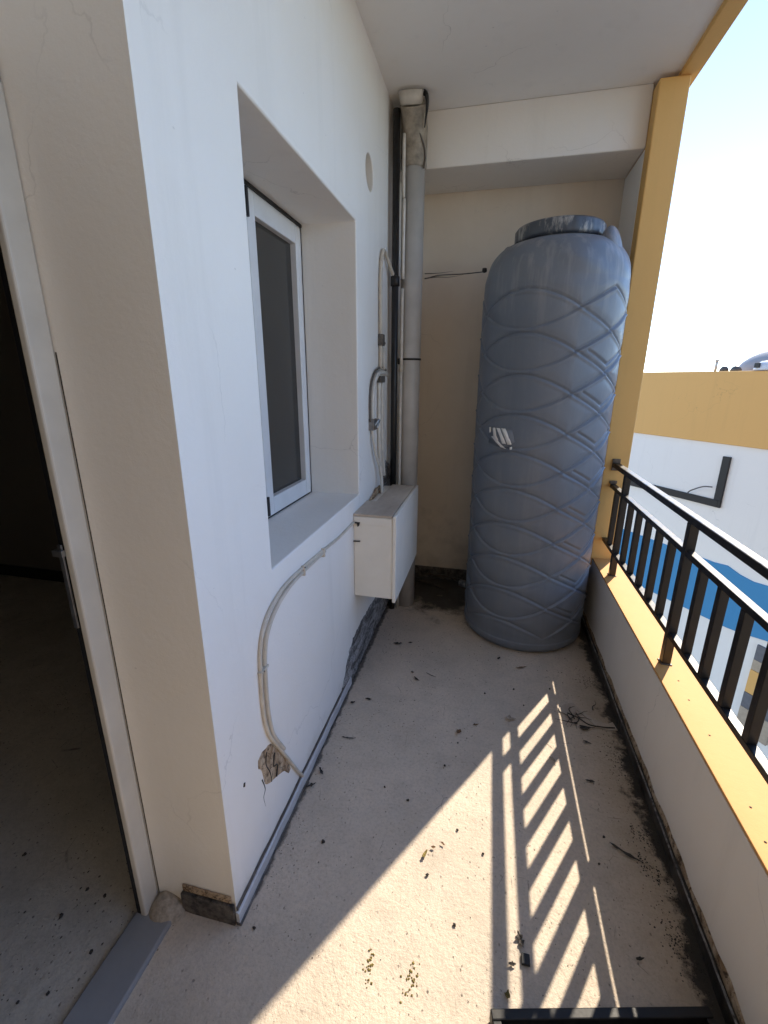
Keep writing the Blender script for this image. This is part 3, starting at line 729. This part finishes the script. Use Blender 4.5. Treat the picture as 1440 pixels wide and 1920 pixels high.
def flake(loc, r, mat, name, label, cat, group, seed=0, h=.006, asp=1.0):
    rnd = random.Random(seed); bm = bmesh.new(); bmesh.ops.create_icosphere(bm, subdivisions=2, radius=1)
    for v in bm.verts:
        q = 1 + .55 * mnoise.noise(v.co * 1.7 + Vector((seed, 0, 0)))
        v.co = Vector((v.co.x * r * q, v.co.y * r * q * asp, max(-.3, v.co.z) * h * q))
    me = bpy.data.meshes.new(name); bm.to_mesh(me); bm.free(); me.materials.append(mat)
    ob = bpy.data.objects.new(name, me); COL.objects.link(ob); ob.location = (loc[0], loc[1], .003 + h * .25); ob.rotation_euler = (0, 0, rnd.random() * 6)
    return tag(ob, label, cat, group)
GL = 'dry leaves and scraps on the balcony floor'
leaf((-.041, 1.718), .045, .028, 70, M['leaf'], 'dry_leaf', 'small brown leaf in the shaded middle of the balcony floor', 'leaf', GL, .5, 1)
leaf((.193, 1.858), .07, .035, 5, M['scrap'], 'paper_scrap', 'crumpled beige scrap beside the tip of the striped sunlight', 'scrap', GL, .4, 2)
leaf((.033, 1.78), .04, .014, 25, M['leaf'], 'dry_leaf', 'curled brown leaf between the crumpled scrap and the lone middle leaf', 'leaf', GL, .5, 3)
leaf((.262, 2.282), .09, .012, 20, M['leaf'], 'dry_leaf', 'long thin brown leaf just in front of the tank', 'leaf', GL, .25, 4)
leaf((.143, 2.34), .04, .022, 60, M['darkflake'], 'dark_flake', 'dark flake lying nearest the foot of the tank', 'flake', GL, .5, 5)
leaf((-.288, 2.047), .06, .016, -40, M['darkflake'], 'dark_twig', 'short black twig on the floor in front of the white box', 'twig', GL, .3, 6)
leaf((-.32, 2.10), .025, .02, -10, M['darkflake'], 'dark_flake', 'tiny dark flake at the upper end of the black twig', 'flake', GL, .3, 16)
leaf((-.52, 1.568), .09, .010, 5, M['darkflake'], 'dark_twig', 'thin dark twig beside the wall opposite the conduit bend', 'twig', GL, .2, 7)
leaf((-.569, 1.792), .035, .024, 40, M['darkflake'], 'dark_flake', 'dark flake near the crumbled wall foot', 'flake', GL, .4, 8)
leaf((-.50, 1.835), .05, .018, 0, M['darkflake'], 'dark_flake', 'flat dark flake a little farther from the crumbled wall foot', 'flake', GL, .3, 9)
leaf((-.454, 2.354), .08, .028, 10, M['darkflake'], 'dark_flake', 'broad black flake on the floor below the white box', 'flake', GL, .3, 10)
leaf((-.38, 2.38), .04, .018, 30, M['darkflake'], 'dark_flake', 'small black flake right of the broad one below the box', 'flake', GL, .3, 11)
leaf((.49, 1.576), .05, .014, 0, M['darkflake'], 'dark_twig', 'dark sliver right of the striped sunlight', 'twig', GL, .2, 12)
leaf((.518, 1.79), .05, .014, -20, M['darkflake'], 'dark_twig', 'dark sliver below the torn sheet near the parapet', 'twig', GL, .2, 13)
leaf((.55, 1.297), .15, .016, -28, M['darkflake'], 'dark_twig', 'long black shred beside the thin slit of sunlight', 'twig', GL, .15, 14)
leaf((.509, .987), .035, .01, 20, M['darkflake'], 'dark_twig', 'small dark sliver near the lower end of the sunlight slit', 'twig', GL, .3, 15)
leaf((-.114, 1.135), .045, .02, 70, M['moss'], 'yellow_scrap', 'ochre curled scrap in the large sunlit patch', 'scrap', GL, .5, 17)
leaf((-.089, 1.165), .022, .01, 10, M['leaf'], 'dry_leaf', 'tiny brown leaf just above the ochre curled scrap', 'leaf', GL, .5, 18)
leaf((-.059, 1.185), .022, .01, -30, M['leaf'], 'dry_leaf', 'tiny brown leaf right of its twin in the sunlit patch', 'leaf', GL, .5, 19)
leaf((.187, .957), .06, .022, -70, M['darkflake'], 'dark_flake', 'ragged dark flake across the narrow strip of sun', 'flake', GL, .4, 20)
leaf((.162, .893), .03, .014, 10, M['darkflake'], 'dark_peg', 'small dark peg in the narrow strip of sun', 'scrap', GL, .5, 21)
sq = MB().box(-.011, .011, -.013, .013, 0, .008); ob = sq.build('black_square', M['black'], bevel=.001); ob.location = (.199, .912, .003); tag(ob, 'small black square chip in the rail shadow', 'chip', GL)
leaf((.148, .824), .03, .016, 80, M['moss'], 'yellow_scrap', 'ochre scrap near the black tray corner', 'scrap', GL, .5, 22)
leaf((-.591, 1.298), .06, .018, 40, M['darkflake'], 'dark_flake', 'black shred where the conduit meets the floor', 'flake', GL, .5, 23)
leaf((-.575, 1.37), .055, .016, -50, M['darkflake'], 'dark_flake', 'black shred just beyond the conduit foot', 'flake', GL, .5, 24)
leaf((.358, 1.651), .05, .022, -35, M['scrap'], 'paper_scrap', 'pale scrap bridging two stripes of sunlight', 'scrap', GL, .5, 25)
def crumbs(loc, n, sx, sy, size, mat, name, label, cat, group, seed=0, rot=0):
    rnd = random.Random(seed); m = MB(); m.origin = (loc[0], loc[1], 0); cr, sr = math.cos(R(rot)), math.sin(R(rot))
    for i in range(n):
        a = max(-1.4, min(1.4, rnd.gauss(0, .5))) * sx; b = max(-1.3, min(1.3, rnd.gauss(0, .5))) * sy; x = loc[0] + a * cr - b * sr; y = loc[1] + a * sr + b * cr; r = size * (.4 + rnd.random()); h = r * .5
        t = rnd.random() * 6; pts = [(x + r * math.cos(t + k * 1.57) * (.6 + .6 * rnd.random()), y + r * math.sin(t + k * 1.57) * (.6 + .6 * rnd.random()), .001) for k in range(4)]
        m.add(pts + [(x, y, .001 + h)], [(0, 1, 4), (1, 2, 4), (2, 3, 4), (3, 0, 4), (3, 2, 1, 0)])
    return tag(m.build(name, mat), label, cat, group)
crumbs((-.221, .797), 34, .012, .045, .0035, M['moss'], 'moss_tuft', 'narrow ochre moss tuft at the bottom of the sunlit patch', 'moss', GL, 1, 5)
crumbs((-.103, .796), 40, .020, .045, .0032, M['moss'], 'moss_tuft', 'wider scattered ochre moss tuft right of the narrow one', 'moss', GL, 2, -15)
rnd = random.Random(10); m = MB(); m.origin = (.63, 1.4, 0)
for (p, n, sx, sy, rot) in (((.640, 1.04), 170, .04, .115, 14), ((.625, 1.25), 120, .035, .08, 40), ((.630, 1.38), 110, .04, .06, 80), ((.635, 1.72), 230, .05, .155, 8), ((.600, 2.25), 80, .045, .065, 0)):
    cr, sr = math.cos(R(rot)), math.sin(R(rot))
    for i in range(n):
        a = rnd.gauss(0, .5) * sx; b = rnd.gauss(0, .5) * sy; x = min(.69, p[0] + a * cr - b * sr); y = p[1] + a * sr + b * cr; r = .0026 * (.4 + rnd.random()); t = rnd.random() * 6
        pts = [(x + r * math.cos(t + k * 1.57) * (.6 + .6 * rnd.random()), y + r * math.sin(t + k * 1.57) * (.6 + .6 * rnd.random()), .001) for k in range(4)]
        m.add(pts + [(x, y, .001 + r * .5)], [(0, 1, 4), (1, 2, 4), (2, 3, 4), (3, 0, 4), (3, 2, 1, 0)])
tag(m.build('dirt_crumbs', M['darkflake']), 'black dirt crumbs gathered along the parapet foot', 'dirt', None, 'stuff')
m = MB(); m.origin = (.52, 1.93, 0); rnd = random.Random(11)
for i in range(11):
    x, y = .50 + rnd.gauss(0, .035), 1.93 + rnd.gauss(0, .045); a = rnd.random() * 6.28; pts = []
    for k in range(4):
        pts.append((x, y, .006 + .010 * rnd.random())); a += rnd.gauss(0, .6); x += .028 * math.cos(a); y += .028 * math.sin(a)
    m.tube(pts, lambda t: .0022 * (1.25 - t), 5, 3)
m.tube([(.46, 1.96, .008), (.505, 1.93, .014), (.545, 1.90, .01), (.60, 1.895, .012), (.66, 1.91, .006)], .0028, 5, 4)
tag(m.build('twig_clump', M['darkflake']), 'tangle of black twigs lying over the torn sheet near the parapet', 'twigs')
# fine grit over the whole floor, denser in corners
rnd = random.Random(3); m = MB(); cnt = 0
while cnt < 2000:
    q = rnd.random()
    if q < .34: x = .69 - abs(rnd.gauss(0, .05)); y = rnd.uniform(.75, 2.9); r = rnd.uniform(.0006, .0022)
    elif q < .52: x = rnd.uniform(-.6, .6); y = rnd.uniform(2.2, 3.3); r = rnd.uniform(.001, .004)
    elif q < .62: x = -.61 + abs(rnd.gauss(0, .03)); y = rnd.uniform(.85, 2.9); r = rnd.uniform(.0008, .0026)
    elif q < .78: x = rnd.uniform(-2.2, -.95); y = rnd.uniform(.3, 1.3); r = rnd.uniform(.001, .0030)
    else: x = rnd.uniform(-.6, .68); y = rnd.uniform(.6, 2.6); r = rnd.uniform(.0007, .0024)
    if mnoise.noise(Vector((x * 5, y * 5, 2))) < rnd.uniform(-.5, .25): continue
    z = .0015 if x > -.93 else -.0055; t = rnd.random() * 6
    pts = [(x + r * math.cos(t + k * 2.09) * (.5 + .9 * rnd.random()), y + r * math.sin(t + k * 2.09) * (.5 + .9 * rnd.random()), z) for k in range(3)]
    m.add(pts + [(x, y, z + r * .7)], [(0, 1, 3), (1, 2, 3), (2, 0, 3), (2, 1, 0)]); cnt += 1
tag(m.build('grit', M['darkflake']), 'fine dark grit scattered over the concrete floors', 'grit', None, 'stuff')
leaf((-.219, 2.098), .09, .006, -25, M['darkflake'], 'dark_twig', 'hair-thin dark twig right of the short black twig', 'twig', GL, .2, 28)
# torn dark sheet by the parapet
m = MB(); pts = [(.42, 1.98), (.46, 2.03), (.50, 2.05), (.53, 2.0), (.57, 1.95), (.63, 1.93), (.66, 1.95), (.67, 1.90), (.62, 1.885), (.58, 1.90), (.545, 1.955), (.51, 2.0), (.485, 1.95), (.47, 1.93), (.435, 1.955)]
bmv = [(x, y, .004 + .010 * abs(mnoise.noise(Vector((x * 30, y * 30, 0))))) for x, y in pts]
m.add(bmv, [tuple(range(len(pts)))]); m.origin = (.55, 1.96, 0); ob = m.build('torn_sheet', M['boxtop']); ob.modifiers.new('t', 'SOLIDIFY').thickness = .003
tag(ob, 'torn brownish sheet on the floor near the mouldy parapet foot', 'scrap')
leaf((.524, 1.871), .07, .035, 15, M['darkflake'], 'dark_flake', 'crumpled black flake below the torn sheet', 'flake', GL, .5, 30)
leaf((.49, 1.90), .04, .014, 50, M['darkflake'], 'dark_flake', 'narrow black flake left of the crumpled one below the torn sheet', 'flake', GL, .4, 31)
GP = 'small dark pebbles on the floors'
peb = [((-.465, 1.097), .010, 'black pebble in the shade nearest the wall corner'), ((-.013, 1.249), .006, 'pebble near the upper tip of the large sunlit patch'),
       ((-.097, 1.073), .007, 'pebble at the centre of the large sunlit patch'), ((.0, .952), .007, 'pebble in the lower right of the large sunlit patch'), ((.078, 1.184), .006, 'pebble at the edge of the handrail shadow'),
       ((-.041, 1.655), .006, 'pebble just below the lone brown leaf'), ((-.207, 1.324), .008, 'black pebble in the shade above the sunlit patch'),
       ((-.085, 1.518), .007, 'pebble in the middle of the shaded floor'), ((.07, 2.017), .007, 'pebble midway between the tank and the crumpled scrap'), ((.216, 2.084), .008, 'pebble in front of the tank beyond the crumpled scrap'),
       ((.399, 2.131), .007, 'pebble at the far tip of the striped sunlight'), ((.259, 1.971), .006, 'pebble beside the first sun stripe'), ((.456, 1.239), .006, 'pebble right of the sunlight slit'),
       ((.492, 1.342), .007, 'pebble at the upper end of the sunlight slit'), ((-.572, .81), .007, 'black pebble beside the pillar corner'), ((-.306, 1.361), .006, 'faint pebble between wall and sunlit patch'),
       ((-1.134, .784), .008, 'black pebble on the room floor closest to the door frame'), ((-1.066, .781), .008, 'pebble on the room floor touching the shadow of the frame'), ((-1.149, .706), .009, 'brownish pebble at the middle of the room floor'),
       ((-1.43, .825), .009, 'pebble farthest inside the dark room'), ((-.988, .653), .008, 'brown pebble beside the threshold'), ((-1.024, .553), .007, 'black pebble at the bottom left of the room floor'), ((-1.083, .521), .006, 'pebble in the bottom left corner of the view')]
for i, (p, r, lb) in enumerate(peb): flake(p, r * .72, M['darkflake'], 'pebble', lb, 'pebble', GP, i * 3.7, r * .6, .8)
# sticks in the dark back corner
for i, (a, b, lb) in enumerate([((-.47, 3.22, .03), (-.22, 3.12, .02), 'longer old wooden stick lying in the dark corner left of the tank'), ((-.45, 3.29, .06), (-.14, 3.27, .045), 'upper wooden stick against the end wall skirting')]):
    m = MB(); m.origin = a; d = Vector(b) - Vector(a); m.tube([a, (Vector(a) + d * .5 + Vector((0, .01, .006))), b], lambda t: .011 * (1 - .5 * t), 7, 4); tag(m.build('wooden_stick', M['wood']), lb, 'stick', 'sticks in the dark corner')

# ------------------------------------------------------------------ neighbouring building
AZ = R(33.6); U = Vector((-math.sin(AZ), math.cos(AZ), 0)); Nn = Vector((-math.cos(AZ), -math.sin(AZ), 0)); DD = 6.5
O_ = -Nn * DD
FM = Matrix(((U.x, -Nn.x, 0, O_.x), (U.y, -Nn.y, 0, O_.y), (0, 0, 1, 0), (0, 0, 0, 1)))  # local (u, depth away, z)
nb = root('neighbour_building', tuple(FM @ Vector((3, 0, -6.5))), 'white neighbouring building with ochre roof band and blue stripe beyond the railing', 'building')
MB().box(-10, 14, 0, 8, -6.5, .72, FM).build('wall', M['fac_white'], nb)
m = MB(); m.box(-10, 14, -.03, .22, .7205, 1.67, FM); m.build('roof_parapet', M['fac_yellow'], nb, bevel=.01)
MB().box(-10, 14, .225, 8, .721, .80, FM).build('roof_deck', M['fac_grey'], nb)
def wavyband(y0, y1, zb, zt, name, mat, out=.02):
    m = MB(); n = 120; vs = []; fs = []
    for i in range(n + 1):
        u = y0 + (y1 - y0) * i / n
        a = zb(u); b = zt(u)
        for (d, z) in ((.0, a), (-out, a), (-out, b), (.0, b)): vs.append(FM @ Vector((u, d, z)))
    for i in range(n):
        for k2 in range(3): fs.append((i * 4 + k2, (i + 1) * 4 + k2, (i + 1) * 4 + k2 + 1, i * 4 + k2 + 1))
    m.add(vs, fs); return m.build(name, mat, nb)
wavyband(-8, 13, lambda u: -1.78 + (.10 * (1 - math.cos((3.6 - u) * 4)) * .5 if u < 3.6 else .0), lambda u: -.93 + (-.0 if u > 3.75 else -.10 * math.sin(min(1, (3.75 - u) / .8) * math.pi) + .03), 'blue_band', M['fac_blue'])
# black angle bracket with a loose wire
m = MB(); m.box(4.02, 7.5, -.035, -.002, -.15, -.05, FM); m.box(3.985, 4.085, -.035, -.002, -.0495, .56, FM); m.box(3.985, 4.0195, -.035, -.002, -.15, -.05, FM); m.build('angle_bracket', M['black'], nb, bevel=.004)
m = MB(); m.tube([FM @ Vector(p) for p in ((4.10, -.09, .13), (4.22, -.10, .11), (4.38, -.09, .02), (4.45, -.05, -.035))], .009, 6, 5); m.build('loose_wire', M['clip'], nb)
# strip window column
for i, (z0, z1, mt, nm) in enumerate(((-2.02, -1.80, 'fac_grey', 'window_pane'), (-2.17, -2.022, 'fac_tan', 'sill_panel'), (-2.52, -2.175, 'fac_yellow', 'spandrel'), (-2.75, -2.525, 'fac_grey', 'window_pane'), (-3.1, -2.755, 'fac_tan', 'sill_panel'))):
    MB().box(2.75, 3.14, -.03 - .004 * i, -.001, z0, z1, FM).build(nm, M[mt], nb, bevel=.003)
MB().box(-1, 1.2, -.03, -.001, -4.5, -2.2, FM).build('window_pane', M['fac_grey'], nb, bevel=.004)
# things on its roof
ap = MB(); ap.origin = tuple(FM @ Vector((4.516, .1, 1.67))); ap.tube([FM @ Vector((4.516, .1, 1.67)), FM @ Vector((4.516, .1, 1.80))], .018, 10, 1); ap.lathe([(.022, 0), (.026, .01), (.022, .03)], tuple(FM @ Vector((4.516, .1, 1.80))), 10)
tag(ap.build('vent_pipe', M['cream']), 'short thin vent pipe on the ochre roof edge of the neighbouring building', 'vent pipe')
for i, (u, r, lb) in enumerate(((4.40, .052, 'smaller dark rounded roof cap beside the vent pipe'), (4.245, .062, 'larger dark rounded roof cap between vent pipe and dish'))):
    m = MB(); c = FM @ Vector((u, .1, 1.668)); m.origin = tuple(c)
    m.lathe([(r * 1.1, 0), (r, .03), (r * .75, .055), (r * .35, .07), (.001, .074)], tuple(c), 20); tag(m.build('roof_cap', M['clip']), lb, 'roof cap', 'rounded caps on the neighbouring roof')
sd = root('satellite_dish', tuple(FM @ Vector((3.75, .6, 1.0))), 'grey satellite dish on a white mount on the neighbouring roof at right', 'satellite dish')
vs = []; fs = []; NA, NB = 40, 12
for b in range(NB + 1):
    p = math.pi / 2 * b / NB
    for a in range(NA):
        q = 2 * math.pi * a / NA; vs.append(FM @ Vector((3.87 + .69 * math.cos(p) * math.cos(q), .64 + .36 * math.cos(p) * math.sin(q), 1.66 + .32 * math.sin(p))))
for b in range(NB):
    for a in range(NA): fs.append((b * NA + a, b * NA + (a + 1) % NA, (b + 1) * NA + (a + 1) % NA, (b + 1) * NA + a))
MB().add(vs, fs, True).build('reflector', M['dish'], sd)
m = MB(); m.tube([FM @ Vector((3.86, .10, 1.60)), FM @ Vector((3.86, .10, 1.96))], .012, 10, 1); m.build('mast', M['winframe'], sd)
m = MB(); m.lathe([(.15, 0), (.15, .02), (.13, .07), (.08, .11), (.001, .125)], tuple(FM @ Vector((3.86, .10, 1.675))), 24); m.build('mount', M['winframe'], sd)
MB().box(3.875, 3.935, -.06, -.035, 1.705, 1.765, FM).build('receiver', M['rail'], sd, bevel=.004)
m = MB(); m.box(3.88, 3.93, -.0345, .12, 1.71, 1.73, FM); m.build('receiver_arm', M['winframe'], sd)

# ------------------------------------------------------------------ sky, sun, camera
W = bpy.data.worlds.new('World'); sc.world = W; W.use_nodes = True
nt = W.node_tree; bg = nt.nodes['Background']; sk = nt.nodes.new('ShaderNodeTexSky'); sk.sky_type = 'NISHITA'
sun_dir = Vector((.583, 1.029, 1.0)).normalized()
el = math.asin(sun_dir.z); az = math.atan2(sun_dir.x, sun_dir.y)
sk.sun_disc = False; sk.sun_elevation = el; sk.sun_rotation = az; sk.air_density = .62; sk.dust_density = 0.0; sk.ozone_density = 1.0
nt.links.new(sk.outputs[0], bg.inputs[0]); bg.inputs[1].default_value = .15
sl = bpy.data.lights.new('Sun', 'SUN'); sl.energy = 2.6; sl.angle = R(.5); sl.color = (1, .88, .71)
so = bpy.data.objects.new('Sun', sl); COL.objects.link(so); so.rotation_euler = sun_dir.to_track_quat('Z', 'Y').to_euler(); so.location = (4, 6, 8)

cam = bpy.data.cameras.new('Camera'); co = bpy.data.objects.new('Camera', cam); COL.objects.link(co); sc.camera = co
cam.sensor_fit = 'HORIZONTAL'; cam.sensor_width = 36; cam.lens = 843 / 1440 * 36; cam.clip_start = .02; cam.clip_end = 2000
y_, p_, r_ = R(13.0), R(16.5), R(.28)
fw = Vector((-math.sin(y_) * math.cos(p_), math.cos(y_) * math.cos(p_), -math.sin(p_))); rt = Vector((math.cos(y_), math.sin(y_), 0)); up = rt.cross(fw)
rt2 = rt * math.cos(r_) + up * math.sin(r_); up2 = -rt * math.sin(r_) + up * math.cos(r_)
co.matrix_world = Matrix(((rt2.x, up2.x, -fw.x, 0), (rt2.y, up2.y, -fw.y, 0), (rt2.z, up2.z, -fw.z, 1.55), (0, 0, 0, 1)))
sc.view_settings.view_transform = 'Standard'; sc.view_settings.look = 'None'; sc.view_settings.gamma = 1; sc.view_settings.exposure = 1.8
sc.cycles.max_bounces = 10; sc.cycles.diffuse_bounces = 8; sc.cycles.use_denoising = True
